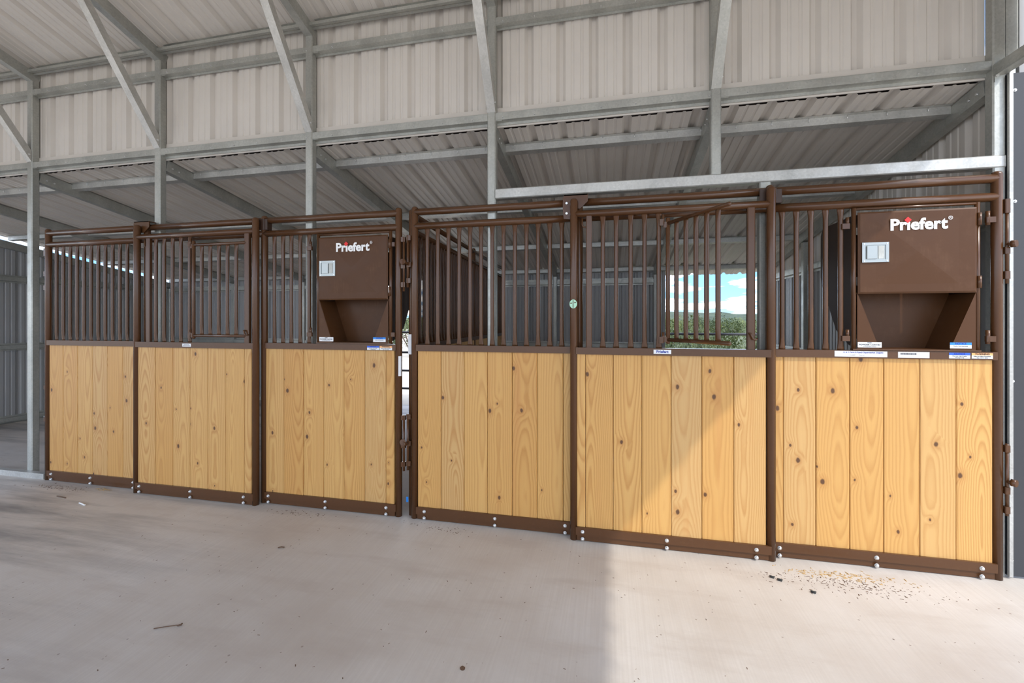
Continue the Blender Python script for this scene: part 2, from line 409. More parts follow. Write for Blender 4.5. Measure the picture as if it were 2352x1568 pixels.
# end walls of the lean-to (sheets cut to the roof slope, a slit of daylight under the rake on the far end)
wall_l = surface('wall_left', (LEFT, 5, 0))
for k in range(5):
    y0 = 3.10 + k*SW
    me = sheet_mesh('wall_sheet', 2, 'sheet_grey', 4, cut=lambda x, y0=y0: lean_z(y0 + x) - .085)
    place_sheet(me, wall_l, frame3((0, 1, 0), (0, 0, 1), (-1, 0, 0), (LEFT, y0, .02)), 'wall_sheet')
wall_r = surface('wall_right', (RIGHT+.07, 5, 0))
for k in range(5):
    y0 = 3.17 + k*SW
    me = sheet_mesh('wall_sheet', 2, 'sheet_beige', 4 if k < 4 else 1, cut=lambda x, y0=y0: lean_z(min(y0 + x, 7.1)) - 2.13)
    place_sheet(me, wall_r, frame3((0, 1, 0), (0, 0, 1), (1, 0, 0), (RIGHT+.025, y0, 2.10)), 'wall_sheet')
    me = sheet_mesh('wall_sheet', 2.09, 'sheet_grey', 4 if k < 4 else 1)
    place_sheet(me, wall_r, frame3((0, 1, 0), (0, 0, 1), (1, 0, 0), (RIGHT+.025, y0, .02)), 'wall_sheet')
# gable over the open end of the aisle
wall_g = surface('wall_gable', (RIGHT, 0, 2.96))
for k in range(7):
    y0 = 3.10 - (k+1)*SW
    ny = 4
    me = sheet_mesh('wall_sheet', 1, 'sheet_beige', ny, cut=lambda x, y0=y0: max(.3, main_z(min(3.2, abs(y0 + x))) - 3.025 - .02))
    place_sheet(me, wall_g, frame3((0, 1, 0), (0, 0, 1), (1, 0, 0), (RIGHT+.085, y0, 3.025)), 'wall_sheet')
wall_f = surface('wall_unseen_gable', (LEFT, 0, 2.96))  # unseen gable, added to darken the far upper wall and roof
for k in range(7):
    y0 = 3.10 - (k+1)*SW
    me = sheet_mesh('wall_sheet', 1, 'sheet_beige', 4, cut=lambda x, y0=y0: max(.3, main_z(min(3.2, abs(y0 + x))) - 2.96 - .03))
    place_sheet(me, wall_f, frame3((0, 1, 0), (0, 0, 1), (-1, 0, 0), (LEFT-.03, y0, 2.92)), 'wall_sheet')
# charcoal flat cladding beside the end post
wall_c = MB().box(RIGHT+.002, 3.15, 3.085, 3.115, .012, 2.90).build('wall_corner', 'charcoal'); struct(wall_c)
MB().box(RIGHT+.066, 3.15, 3.10, 3.125, 2.90, 4.25).build('upper_cladding', 'sheet_grey', wall_c)
MB().box(RIGHT+.002, RIGHT+.067, 3.158, 3.170, 2.90, 4.1).build('corner_flashing', 'charcoal', wall_c)
MB().box(RIGHT-.002, RIGHT+.016, 3.070, 3.0849, .012, 2.90).build('corner_trim', 'galvanized_bright', wall_c)
for (x_, z_) in ((2.268, 2.80), (2.268, 2.163), (2.257, 1.132), (2.243, .92), (2.252, .105)):
    MB().tube((x_, 3.0849, z_), (x_, 3.079, z_), .009, 8).tube((x_, 3.079, z_), (x_, 3.074, z_), .005, 6).build('screw', 'bolt', wall_c)

# ------------------------------------------------------------------ steel frame
POST_LABEL = {2: 'galvanized steel post standing clear in the open bay beside the paler plank panel',
              3: 'galvanized steel post behind the sliding door with the closed window gate',
              4: 'galvanized steel post rising behind the feeder with its dark unlit door',
              5: 'galvanized steel post behind the bars of the panel next to the open window gate',
              6: 'short galvanized steel post cut off on top of the long door header',
              7: 'galvanized steel end post above the stall corner beside the charcoal cladding'}
def hat(mb, p0, p1, wdir, W=.1, d=.04, flip=1):
    a_, b_, t = W*.28, W*.23, .0025
    out = [(-W/2, 0), (-a_, 0), (-b_, d), (b_, d), (a_, 0), (W/2, 0)]
    inn = [(W/2, t), (a_+t, t), (b_+t, d+t), (-b_-t, d+t), (-a_-t, t), (-W/2, t)]
    return mb.section(p0, p1, [(w, -flip*q) for w, q in out] + [(w, -flip*q) for w, q in inn], wdir)
for k in range(0, 8):
    x0 = PX[k]; z0 = 0 if k < 6 else 2.438
    if k == 0: x0 = LEFT + .02
    m = MB().box(x0, x0+PW, D, D+PW, z0, 3.772, .007)
    o = m.build('steel_post', 'galvanized')
    tag(o, POST_LABEL.get(k, 'galvanized steel post of the aisle row beyond the stalls'), 'post', 'galvanized posts along the aisle')
    if k >= 2:
        for z_ in (3.645, 3.69): MB().tube((x0+PW, D+.03, z_), (x0+PW+.006, D+.03, z_), .009, 8).build('bolt', 'bolt', o)
# posts below the header: two door jambs
o = MB().box(.941, 1.008, D, D+PW, 0, 2.366, .007).build('door_jamb', 'galvanized'); tag(o, 'galvanized door jamb under the header beside the open window gate', 'jamb', 'jambs under the header')
o = MB().box(PX[7]+.002, RIGHT, D, D+PW, 0, 2.366, .007).build('door_jamb', 'galvanized'); tag(o, 'galvanized door jamb between the last stall post and the charcoal cladding', 'jamb', 'jambs under the header')
o = MB().sq((PX[5]+PW, D+.030, 2.402), (RIGHT-.004, D+.030, 2.402), .070, .072, (0, 1, 0), .006).build('door_header', 'galvanized_bright')
tag(o, 'long galvanized square tube header above the sunlit feeder and open window gate', 'header')
# end opening header running toward the far side of the aisle
o = MB().sq((RIGHT-.034, D-.002, 2.930), (RIGHT-.034, -3.0, 2.930), .066, .066, (1, 0, 0), .006).build('gable_header', 'galvanized'); tag(o, 'galvanized beam over the open barn end bolted to the end post', 'beam')
for (y_, z_) in ((D+.014, 2.955), (D+.045, 2.975), (D+.014, 2.90), (D+.045, 2.93)):
    pass
gp = MB().plate([(PX[7]+.002, 2.86), (RIGHT-.002, 2.90), (RIGHT-.002, 3.0), (PX[7]+.002, 2.965)], 'y', D-.010, D-.001).build('gusset_plate', 'galvanized')
tag(gp, 'small bolted gusset plate on the end post where the beam meets it', 'plate')
for (x_, z_) in ((2.186, 2.942), (2.214, 2.968), (2.186, 2.896), (2.214, 2.922)):
    MB().tube((x_, D-.010, z_), (x_, D-.016, z_), .009, 8).build('bolt', 'bolt', gp)
# second corner post seen beyond the end post, above the beam
o = MB().box(RIGHT+.003, RIGHT+.062, D+.002, D+PW, 2.97, 3.95, .006).build('steel_post', 'galvanized'); tag(o, 'galvanized corner post paired with the end post above the beam', 'post', 'galvanized posts along the aisle')

BAY = list(range(0, 7))
BAY_AT = {0: 'over the open bays', 1: 'over the open bays', 2: 'above the pale plank panel', 3: 'above the door with the shut gate',
          4: 'above the shaded feeder', 5: 'above the door with the open gate', 6: 'above the sunlit feeder'}
POST_AT = {0: 'in the open bays', 1: 'in the open bays', 2: 'at the clear post', 3: 'at the post behind the shut gate', 4: 'at the post behind the shaded feeder',
           5: 'at the post where the long header starts', 6: 'at the short post on the long header', 7: 'at the end post by the charcoal cladding'}
for k in BAY:
    xa, xb = PX[k]+PW, PX[k+1]
    if k == 0: xa = LEFT + .083
    for (nm, zc, lab, grp) in (('upper_girt', 3.665, 'galvanized girt just under the aisle roof', 'girts under the aisle roof'),
                               ('lower_girt', 2.967, 'galvanized girt at the foot of the upper wall', 'girts at the foot of the upper wall')):
        m = MB(); hat(m, (xa, D+.052, zc), (xb, D+.052, zc), (0, 0, 1), .098 if zc < 3 else .088, .042, -1)
        o = m.build('wall_girt', 'galvanized'); tag(o, lab + ' ' + BAY_AT[k], 'girt', grp)
        sc = MB(); kk = math.ceil((xa - X0)/PITCH)
        while X0 + kk*PITCH < xb - .02:
            xs = X0 + kk*PITCH + .05; sc.tube((xs, D+.03, zc - .012), (xs+.002, D-.010, zc - .014), .0025, 5); kk += 1
        sc.build('screw_tips', 'bolt', o, kind='stuff')
        MB().box(xa, xa+.045, D+.012, D+.05, zc-.03, zc+.03).build('end_clip', 'galvanized', o)
# aisle rafters, knee braces, eave purlins
def tilt(y): return 3.772 + (D - y)/3.
for k in range(0, 8):
    xc = PX[k] + PW/2 if k else LEFT + .05
    th = .095
    m = MB().section((xc, D+PW, 3.772 - PW/3. + .048), (xc, 0.02, tilt(0.02)+.048), [(-.031, -.045), (.031, -.045), (.031, .045), (-.031, .045)], (1, 0, 0))
    o = m.build('rafter', 'galvanized'); tag(o, 'galvanized aisle roof rafter ' + POST_AT[k], 'rafter', 'aisle roof rafters')
    if k < 7:
        f0 = Vector((xc, D - .030, 3.055)); f1 = Vector((xc, D - .64, 3.055 + .61*1.56))
        z_cut = 2.998
        m = MB(); hw = .031
        dv = Vector((0, -1, 1.56)).normalized(); nv = Vector((0, -1.56, -1)).normalized()   # nv: lower face direction
        A = Vector((0, D-.001, 3.090)); B = Vector((0, D-.001, z_cut)); tlen = .72
        s0 = [(xc-hw, D-.001, 3.10), (xc+hw, D-.001, 3.10), (xc+hw, D-.001, z_cut), (xc-hw, D-.001, z_cut)]
        def up(p, s): return (p[0], p[1]-s*dv.y*-1 if False else p[1] + dv.y*s, p[2] + dv.z*s)
        m.loft([s0, [up(p, 1.20) if i < 2 else up(p, 1.25) for i, p in enumerate(s0)]])
        o = m.build('knee_brace', 'galvanized_bright' if k < 6 else 'galvanized'); tag(o, 'slanted galvanized knee brace ' + POST_AT[k], 'brace', 'knee braces of the aisle')
        MB().tube((xc+hw, D-.02, 3.06), (xc+hw+.006, D-.02, 3.06), .008, 8).build('bolt', 'bolt', o)
for k in BAY:
    xa, xb = PX[k]+PW, PX[k+1]
    if k == 0: xa = LEFT + .083
    m = MB(); t = .003
    # cee section lying under the sheets at the eave
    pts = [(-.045, 0), (.045, 0), (.045, .02), (.042, .02), (.042, .003), (-.042, .003), (-.042, .02), (-.045, .02)]
    m.section((xa, D+.035, 3.872), (xb, D+.035, 3.872), [(w, q) for w, q in pts], (0, .3, 1))
    m.section((xa, D-.02, 3.845), (xb, D-.02, 3.845), [(-.012, -.012), (.012, -.012), (.012, .012), (-.012, .012)], (0, 0, 1))
    o = m.build('eave_purlin', 'galvanized'); tag(o, 'galvanized eave purlin of the aisle roof ' + BAY_AT[k], 'purlin', 'eave purlins of the aisle roof')
    for yy in (1.92, .72):
        m = MB(); hat(m, (xa, yy, main_z(yy)-.005), (xb, yy, main_z(yy)-.005), (0, -3, 1), .1, .04, -1)
        o = m.build('roof_purlin', 'galvanized'); tag(o, 'galvanized purlin between the aisle rafters ' + BAY_AT[k], 'purlin', 'aisle roof purlins')
# lean-to rafters, purlins, back posts and girts
for k in range(0, 8):
    xc = PX[k] + PW/2 if k else LEFT + .05
    y0, y1 = D+PW+.002, YB+.06
    rz = .062 if k else .125
    m = MB().section((xc, y0, lean_z(y0)-rz), (xc, y1, lean_z(y1)-rz), [(-.031, -.050), (.031, -.050), (.031, .050), (-.031, .050)], (1, 0, 0))
    o = m.build('stall_rafter', 'galvanized'); tag(o, 'galvanized rafter under the stall roof ' + POST_AT[k], 'rafter', 'rafters under the stall roof')
    sx = 1 if k < 6 else -1
    for d_ in (.05, .11): MB().tube((xc + sx*.031, y0+d_, lean_z(y0+d_)-.07), (xc + sx*.037, y0+d_, lean_z(y0+d_)-.07), .008, 8).build('bolt', 'bolt', o)
    m = MB().box(xc-PW/2, xc+PW/2, YB, YB+PW, 0, lean_z(YB)-(.122 if k else .19), .007)
    if k in (3, 4): lab = 'galvanized back wall post beside the open bay behind the shaded feeder stall'
    elif k in (6, 7): lab = 'galvanized back wall post beside the open bay behind the sunlit feeder stall'
    else: lab = 'galvanized post against the grey sheeted back wall'
    o = m.build('back_post', 'galvanized'); tag(o, lab, 'post', 'back wall posts')
for k in BAY:
    xa, xb = PX[k]+PW, PX[k+1]
    if k == 0: xa = LEFT + .083
    for yy in (3.45, 4.6, 5.8, 6.96):
        m = MB(); hat(m, (xa, yy, lean_z(yy)-.004), (xb, yy, lean_z(yy)-.004), (0, 6, -1), .11, .052)
        o = m.build('stall_purlin', 'galvanized_bright'); tag(o, {3.45: 'first stall roof purlin behind the upper wall ', 4.6: 'second stall roof purlin from the upper wall ', 5.8: 'third stall roof purlin from the upper wall ', 6.96: 'last stall roof purlin over the back wall '}[yy] + BAY_AT[k], 'purlin', 'purlins under the stall roof')
        sc = MB(); kk = math.ceil((xa - X0)/PITCH)
        while X0 + kk*PITCH < xb - .02:
            xs = X0 + kk*PITCH + .06; sc.tube((xs, yy-.045, lean_z(yy)-.004), (xs, yy-.045, lean_z(yy)-.030), .0025, 5); kk += 1
        if yy < 4: sc.build('screw_tips', 'bolt', o, kind='stuff')
    if k not in (3, 6):
        for zc in (2.085, 1.10, .05):
            m = MB(); hat(m, (xa, YB+.055, zc), (xb, YB+.055, zc), (0, 0, 1), .11, .045, -1)
            o = m.build('back_girt', 'galvanized'); tag(o, {2.085: 'topmost ', 1.10: 'waist-high ', .05: 'lowest ', .055: 'lowest '}[zc] + 'galvanized girt of the grey back wall ' + {0: 'past the open bay', 1: 'past the open bay', 2: 'behind the pale plank panel', 4: 'behind the shaded feeder', 5: 'behind the golden planks'}[k], 'girt', 'girts of the back wall')
for (xw, sgn, nm, lab) in ((LEFT+.004, 1, 'galvanized hat girt along the far end wall', 'girts of the far end wall'), (RIGHT+.020, -1, 'galvanized hat girt along the end wall behind the sunlit feeder', 'girts of the near end wall')):
    ends = ((3.16, 5.02), (5.08, 6.93)) if sgn > 0 else ((3.16, 5.66), (5.74, 6.93))
    for zc in (2.085, 1.10, .055):
        for (ya, yb) in ends:
            m = MB(); hat(m, (xw, ya, zc), (xw, yb, zc), (0, 0, 1), .11, .045, -sgn)
            o = m.build('end_girt', 'galvanized'); tag(o, {2.085: 'topmost ', 1.10: 'waist-high ', .05: 'lowest ', .055: 'lowest '}[zc] + nm, 'girt', lab)
o = MB().box(RIGHT-.055, RIGHT+.010, 5.665, 5.735, 0, lean_z(5.7)-.12, .006).build('end_post', 'galvanized'); tag(o, 'galvanized post in the end wall behind the sunlit feeder', 'post')
o = MB().box(LEFT+.01, LEFT+.075, 5.02, 5.08, 0, lean_z(5.05)-.19, .006).build('end_post', 'galvanized'); tag(o, 'galvanized post in the middle of the far end wall', 'post')
o = MB().box(LEFT+.02, -5.155, 3.045, 3.093, 0, .052, .004).build('base_rail', 'galvanized_bright'); tag(o, 'galvanized base rail on the slab under the open bay', 'rail')

# ------------------------------------------------------------------ stall fronts
PR = .026                        # pipe radius of uprights and rails
Z_TOP, Z_SEC = 2.298, 2.188
Z_M0, Z_M1, Z_PL = 1.254, 1.300, .080
_bar = {}
def bar_mesh(z0, z1, r=.0142):
    key = (round(z0, 4), round(z1, 4), r)
    if key in _bar: return _bar[key]
    m = MB(); n = 12; L = z1 - z0
    st = [(0, 1.42, .45), (.012, 1.36, .5), (.045, 1.08, .85), (.075, 1, 1), (L-.075, 1, 1), (L-.045, 1.08, .85), (L-.012, 1.36, .5), (L, 1.42, .45)]
    m.loft([[(r*a_*math.cos(2*math.pi*j/n), r*b_*math.sin(2*math.pi*j/n), q) for j in range(n)] for q, a_, b_ in st], True)
    me = m.mesh('bar'); me.materials.append(M['brown']); _bar[key] = me; return me
def bars(parent, xs, y, z0, z1):
    for x_ in xs: link('bar', bar_mesh(z0, z1), parent, Vector((x_, y, z0)) - abs_loc(parent))
def planks(parent, joints, yf, z0, z1):
    for xa, xb in zip(joints[:-1], joints[1:]):
        w = xb - xa; g_ = .0012; c = .0045; yy = random.uniform(-.0012, .0012)
        pr = [(-w/2+g_, c), (-w/2+g_+c, 0), (w/2-g_-c, 0), (w/2-g_, c), (w/2-g_, .026), (-w/2+g_, .026)]
        m = MB().loft([[(q[0], q[1], z) for q in pr] for z in (0, z1-z0)])
        me = m.mesh('plank'); me.materials.append(M['pine'])
        link('plank', me, parent, Vector(((xa+xb)/2, yf+yy, z0)) - abs_loc(parent))
def bolts(parent, xs, y, zs, sub=None):
    for i, x_ in enumerate(xs):
        for z_ in zs:
            m = MB().tube((x_, y, z_), (x_, y-.002, z_), .0125, 10).tube((x_, y-.002, z_), (x_, y-.008, z_), .0095, 8, (0, .5))
            m.build('bolt', 'bolt', parent)
def bottom_rail(parent, x0, x1, yf):
    MB().box(x0, x1, yf, yf+.055, .042, .094, .003).build('bottom_channel', 'brown', parent)
    MB().box(x0+.01, x1-.01, yf+.010, yf+.050, .004, .042).build('kick_plate', 'brown', parent)
def mid_rail(parent, x0, x1, yf):
    MB().box(x0, x1, yf, yf+.056, Z_M0, Z_M1, .003).build('middle_rail', 'brown', parent)
def upright(parent, x_, y, z1=Z_TOP+.018, z0=0.002, r=PR, name='upright'):
    return MB().tube((x_, y, z0), (x_, y, z1), r, 16, (0, .8)).build(name, 'brown', parent)
def rail(parent, x0, x1, y, z_, r=PR, name='top_rail'):
    return MB().tube((x0, y, z_), (x1, y, z_), r, 16).build(name, 'brown', parent)
def sticker(parent, x0, x1, z0, z1, y, mat='sticker_white', name='sticker'):
    return MB().box(x0, x1, y-.0008, y, z0, z1).build(name, mat, parent)
YP = 3.062                       # centre plane of fixed panels
def connector(parent, x_, side, y, zs, knob_z):
    """pin-and-bracket coupling on a panel's end upright"""
    for z_ in zs: MB().box(min(x_, x_+side*.034), max(x_, x_+side*.034), y-.014, y+.014, z_-.018, z_+.018, .003).build('bracket', 'brown', parent)
    pin = MB().tube((x_+side*.024, y-.006, min(zs)-.05), (x_+side*.024, y-.006, max(zs)+.02), .0085, 10).build('coupling_pin', 'brown', parent)
    MB().tube((x_+side*.024, y-.006, knob_z), (x_+side*.036, y-.05, knob_z+.01), .011, 8).tube((x_+side*.034, y-.044, knob_z+.01), (x_+side*.040, y-.062, knob_z+.012), .021, 14).build('knob', 'brown', pin)

def fixed_panel(x0, x1, bx, pj, label, x_post2=None):
    t = thing('horse_stall_section', ((x0+x1)/2, YP, 0), label, 'stall front', 'plank stall fronts')
    upright(t, x0, YP); upright(t, x1, YP)
    rail(t, x0, x1, YP, Z_TOP-.004); rail(t, x0, x1, YP, Z_SEC, name='upper_rail')
    bars(t, bx, YP, Z_M1-.002, Z_SEC-.020)
    mid_rail(t, x0+.018, x1-.01, 3.032); bottom_rail(t, x0+.018, x1-.01, 3.032)
    planks(t, pj, 3.048, Z_PL, Z_M0+.004)
    return t
# --- left stall, plain panel
bl = [-5.012 + .0835*k for k in range(11)]
p_fl = fixed_panel(-5.112, -3.955, bl, [-5.083, -4.912, -4.737, -4.562, -4.386, -4.210, -4.03, -3.98],
                   'stall panel with pale dull planks beside the open bay and its clear post')
bolts(p_fl, (-5.03, -4.56, -4.07), 3.032, (.066, .018))
for z_ in (2.12, 1.93, 1.80): MB().box(-5.160, -5.137, 3.05, 3.074, z_-.035, z_+.035 if z_ > 2 else z_+.01).build('bracket', 'brown', p_fl)
for z_ in (.86, .56): MB().box(-5.155, -5.137, 3.05, 3.074, z_-.02, z_+.02).build('bracket', 'brown', p_fl)
# --- right stall, plain panel
br_ = [-1.328 + .0836*k for k in range(13)]
p_fr = fixed_panel(-1.428, -.205, br_, [-1.400, -1.215, -1.037, -.859, -.677, -.497, -.314, -.23],
                   'stall front with golden knotty planks next to the door with open window gate')
bolts(p_fr, (-1.34, -.80, -.30), 3.032, (.066, .018))
connector(p_fr, -1.428-PR, -1, YP-.01, (2.10, 1.90, 1.78), 1.905)
connector(p_fr, -1.428-PR, -1, YP-.01, (.76, .56, .41), .556)

# --- feeder panels
def feeder_panel(x0, x1, bx, xf, pj, label):
    t = thing('horse_stall_section', ((x0+x1)/2, YP, 0), label, 'stall front', 'plank stall fronts')
    upright(t, x0, YP); upright(t, x1, YP)
    rail(t, x0, x1, YP, Z_TOP-.004); rail(t, x0, x1, YP, Z_SEC, name='upper_rail')
    bars(t, bx, YP, Z_M1-.002, Z_SEC-.020)
    mid_rail(t, x0+.018, x1-.012, 3.032); bottom_rail(t, x0+.018, x1-.012, 3.032)
    planks(t, pj, 3.048, Z_PL, Z_M0+.004)
    for zc in (2.055, 1.375):        # hinge lugs holding the feeder, on the last bar and on the end upright
        MB().box(bx[-1]-.004, bx[-1]+.040, YP-.030, YP-.010, zc-.020, zc+.012, .003).tube((bx[-1]+.028, YP-.020, zc), (bx[-1]+.028, YP-.020, zc+.05), .010, 8).build('hinge_lug', 'brown', t)
        MB().box(x1-.066, x1-.020, YP-.030, YP-.010, zc-.016, zc+.016, .003).tube((x1-.056, YP-.020, zc-.03), (x1-.056, YP-.020, zc+.05), .011, 8).build('hinge_lug', 'brown', t)
    return t
p_xl = feeder_panel(-2.750, -1.560, [-2.656, -2.575, -2.498, -2.416, -2.334], None, [-2.730, -2.558, -2.377, -2.197, -2.018, -1.838, -1.659, -1.588],
                    'stall panel with orange-streaked planks holding the feeder in full shade')
bolts(p_xl, (-2.69, -2.17, -1.65), 3.032, (.066, .018))
connector(p_xl, -1.560+PR, 1, YP-.01, (2.09, 1.89, 1.75), 1.905)
connector(p_xl, -1.560+PR, 1, YP-.01, (.75, .54, .40), .57)
p_xr = feeder_panel(.990, 2.168, [1.058, 1.138, 1.219, 1.300, 1.381], None, [1.010, 1.061, 1.242, 1.424, 1.602, 1.785, 1.966, 2.142],
                    'sunlit stall panel with the paper stickers next to the charcoal cladding')
bolts(p_xr, (1.035, 1.558, 2.078), 3.032, (.064, .018))
for z_, h_ in ((2.13, .04), (1.878, .02), (1.738, .022), (.752, .02), (.515, .02), (.404, .02)):
    MB().box(2.192, 2.216, 3.035, 3.060, z_-h_, z_+h_, .003).build('bracket', 'brown', p_xr)
for za, zb, zk in ((1.69, 2.12, 1.912), (.37, .78, .566)):
    pin = MB().tube((2.206, 3.047, za), (2.206, 3.047, zb), .008, 10).build('coupling_pin', 'brown', p_xr)
    MB().tube((2.214, 3.030, zk), (2.226, 3.012, zk), .020, 14).tube((2.206, 3.045, zk), (2.216, 3.028, zk), .009, 8).build('knob', 'brown', pin)

# printed stickers on the middle rails
YS = 3.0318
s_ = sticker(p_xr, 1.336, 1.612, 1.262, 1.296, YS); lettering('D & D Farm & Ranch Supermarket (Seguin)', s_, (1.487, YS-.0012, 1.288), .0118, 'blue_ink', .0002, 1.0)
lettering('LO-4248085        Shop #1', s_, (1.45, YS-.0012, 1.272), .0085, 'grey_print')
s_ = sticker(p_xr, 1.667, 1.824, 1.260, 1.295, YS); m = MB(); rr = random.Random(2); xx = 1.679
while xx < 1.76: w = rr.uniform(.0008, .0026); m.box(xx, xx+w, YS-.0014, YS-.0008, 1.278, 1.289); xx += w + rr.uniform(.0008, .002)
m.build('barcode', 'ink', s_)
def notice(parent, x0, x1, z0, z1, y, head, hmat, body):
    s_ = sticker(parent, x0, x1, z0, z1, y); h_ = z1 - z0; c = (x0+x1)/2
    hd = MB().box(x0, x1, y-.0014, y-.0006, z0+h_*.58, z1).build('header_band', hmat, s_)
    lettering(head, hd, (c, y-.0018, z0+h_*.80), h_*.40, 'ink' if 'WARN' in head else 'blue_ink', .0003, 1.1)
    for i, b_ in enumerate(body): lettering(b_, s_, (c, y-.0013, z0+h_*(.40-.25*i)), h_*.22, 'ink', .0001)
notice(p_xr, 1.920, 2.022, 1.261, 1.294, YS, 'NOTICE', 'sticker_blue', ('Warranty void if Feeder', 'Sold Separately'))
notice(p_xr, 2.029, 2.129, 1.262, 1.294, YS, 'WARNING', 'sticker_orange', ('Failure to follow Precautions', 'may result in injury'))
notice(p_xl, -1.807, -1.705, 1.257, 1.288, YS, 'NOTICE', 'sticker_blue', ('Warranty void if Feeder', 'Sold Separately'))
notice(p_xl, -1.701, -1.599, 1.257, 1.288, YS, 'WARNING', 'sticker_orange', ('Failure to follow Precautions', 'may result in injury'))
s_ = MB().loft([[(-1.560 + .0268*math.cos(t), YP + .0268*math.sin(t), z) for t in (-1.2, -.9, -.6, -.3)] + [(-1.560 + .0262*math.cos(t), YP + .0262*math.sin(t), z) for t in (-.3, -.6, -.9, -1.2)] for z in (1.063, 1.212)]).build('sticker', 'sticker_white', p_xl)

# --- grain feeders
def feeder(x0, x1, label):
    """x0..x1 outer frame; hopper hangs in the panel opening and reaches into the stall"""
    t = thing('grain_feeder', ((x0+x1)/2, 3.06, 1.306), label, 'feeder', 'swing-out grain feeders')
    yf = 3.030; zb, zd, zt = 1.308, 1.640, 2.128
    fr = MB()
    fr.tube((x0+.010, yf+.012, zb), (x0+.010, yf+.012, 2.158), .0125, 12).tube((x1-.010, yf+.012, zb), (x1-.010, yf+.012, 2.158), .0125, 12)
    fr.tube((x0+.004, yf+.012, 2.152), (x1-.004, yf+.012, 2.152), .0085, 10)
    fr.box(x0, x1, yf-.004, yf+.030, zb-.006, zb+.002)
    fr.build('frame', 'brown', t)
    xa, xb = x0+.024, x1-.024
    # front plates beside the mouth (two triangles) and mouth walls
    ka, kb = x0+.138, x1-.180 if False else x1-.150
    MB().plate([(xa, zd), (xa, zb), (ka, zb)], 'y', yf, yf+.003).build('front_plate', 'brown_sheet', t)
    MB().plate([(xb, zd), (kb, zb), (xb, zb)], 'y', yf, yf+.003).build('front_plate', 'brown_sheet', t)
    yb = 3.235
    for (p, q) in (((xa, zd), (ka, zb)), ((xb, zd), (kb, zb))):
        MB().loft([[(p[0], y, p[1]), (q[0], y, q[1]), (q[0]+.003, y, q[1]), (p[0]+.003, y, p[1])] for y in (yf+.001, yb)]).build('mouth_side', 'brown_sheet', t)
    MB().plate([(xa, zd+.02), (xb, zd+.02), (xb, zd), (kb, zb), (ka, zb), (xa, zd)], 'y', yb, yb+.003).build('mouth_back', 'brown_sheet', t)
    MB().box(ka, kb, yf+.003, yb, zb, zb+.003).build('mouth_floor', 'brown_sheet', t)
    # sides reaching into the stall
    side = [(yf+.002, zt-.01), (yf+.002, zb+.01), (3.10, zb+.02), (3.26, 1.42), (3.45, 1.72), (3.47, 1.78), (3.47, 2.07), (3.44, zt-.01)]
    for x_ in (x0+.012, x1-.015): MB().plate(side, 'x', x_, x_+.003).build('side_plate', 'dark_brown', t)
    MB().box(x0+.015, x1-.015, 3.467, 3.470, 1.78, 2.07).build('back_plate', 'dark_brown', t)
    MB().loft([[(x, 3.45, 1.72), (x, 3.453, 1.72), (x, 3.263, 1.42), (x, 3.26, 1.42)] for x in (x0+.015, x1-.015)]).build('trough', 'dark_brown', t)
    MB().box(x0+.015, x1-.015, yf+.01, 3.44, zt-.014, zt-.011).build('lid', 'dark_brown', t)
    # door with folded edges and a cross crease
    d = MB(); yd = yf - .012; cx, cz = (xa+xb)/2, (zd+zt)/2; e_ = .010
    rim = [(xa, yd+.006, zd), (xb, yd+.006, zd), (xb, yd+.006, zt), (xa, yd+.006, zt)]
    inn = [(xa+e_, yd, zd+e_), (xb-e_, yd, zd+e_), (xb-e_, yd, zt-e_), (xa+e_, yd, zt-e_)]
    bk = [(xa, yf-.001, zd), (xb, yf-.001, zd), (xb, yf-.001, zt), (xa, yf-.001, zt)]
    crease = [(xa+.09, yd-.0005, zd+.055), (xb-.09, yd-.0005, zd+.055), (xb-.09, yd-.0005, zt-.055), (xa+.09, yd-.0005, zt-.055)]
    b = 0; d.v += bk + rim + inn + crease + [(cx, yd-.011, cz)]
    for L0 in (0, 4, 8):
        for j in range(4): k = (j+1) % 4; d.face((L0+j, L0+k, L0+4+k, L0+4+j))
    for j in range(4): d.face((12+j, 12+(j+1) % 4, 16))
    d.face((0, 1, 2, 3))
    door = d.build('feeder_door', 'brown_sheet', t)
    # makers' lettering with the red diamond over the i
    lx = x0 + .19; lz = 2.040
    W = .285
    lo = lettering('Pr\u0131efert', door, (cx + .005, yd-.0065, lz), .092, 'white_print', .0034, .86)
    dims = lo.dimensions
    k_ = W/max(dims.x, .01); lo.data.transform(Matrix.Diagonal((k_, 1, .98, 1)))
    ix = cx + .005 - W/2 + W*.318
    MB().plate([(ix, lz+.047), (ix-.0185, lz+.0285), (ix, lz+.010), (ix+.0185, lz+.0285)], 'y', yd-.0085, yd-.0065).build('diamond_mark', 'red_print', door)
    lettering('\u00ae', door, (cx + .005 + W/2 + .016, yd-.006, lz+.030), .030, 'white_print', 0., 1.)
    # recessed paddle latch
    la, lb, l0, l1 = x0+.040, x0+.178, 1.826, 1.944
    lt = MB()
    for (a0, a1, c0, c1) in ((la, lb, l1-.016, l1), (la, lb, l0, l0+.016), (la, la+.016, l0+.016, l1-.016), (lb-.016, lb, l0+.016, l1-.016)): lt.box(a0, a1, yd-.008, yd-.001, c0, c1)
    lt.box(la+.016, lb-.016, yd-.004, yd-.001, l0+.016, l1-.016)
    latch = lt.build('paddle_latch', 'chrome_plate', t)
    MB().box(la+.022, la+.078, yd-.013, yd-.004, l0+.021, l1-.021, .003).build('paddle', 'chrome_plate', latch)
    MB().box(la+.084, lb-.022, yd-.006, yd-.004, l0+.021, l1-.021, .001).build('finger_cup', 'galvanized', latch)
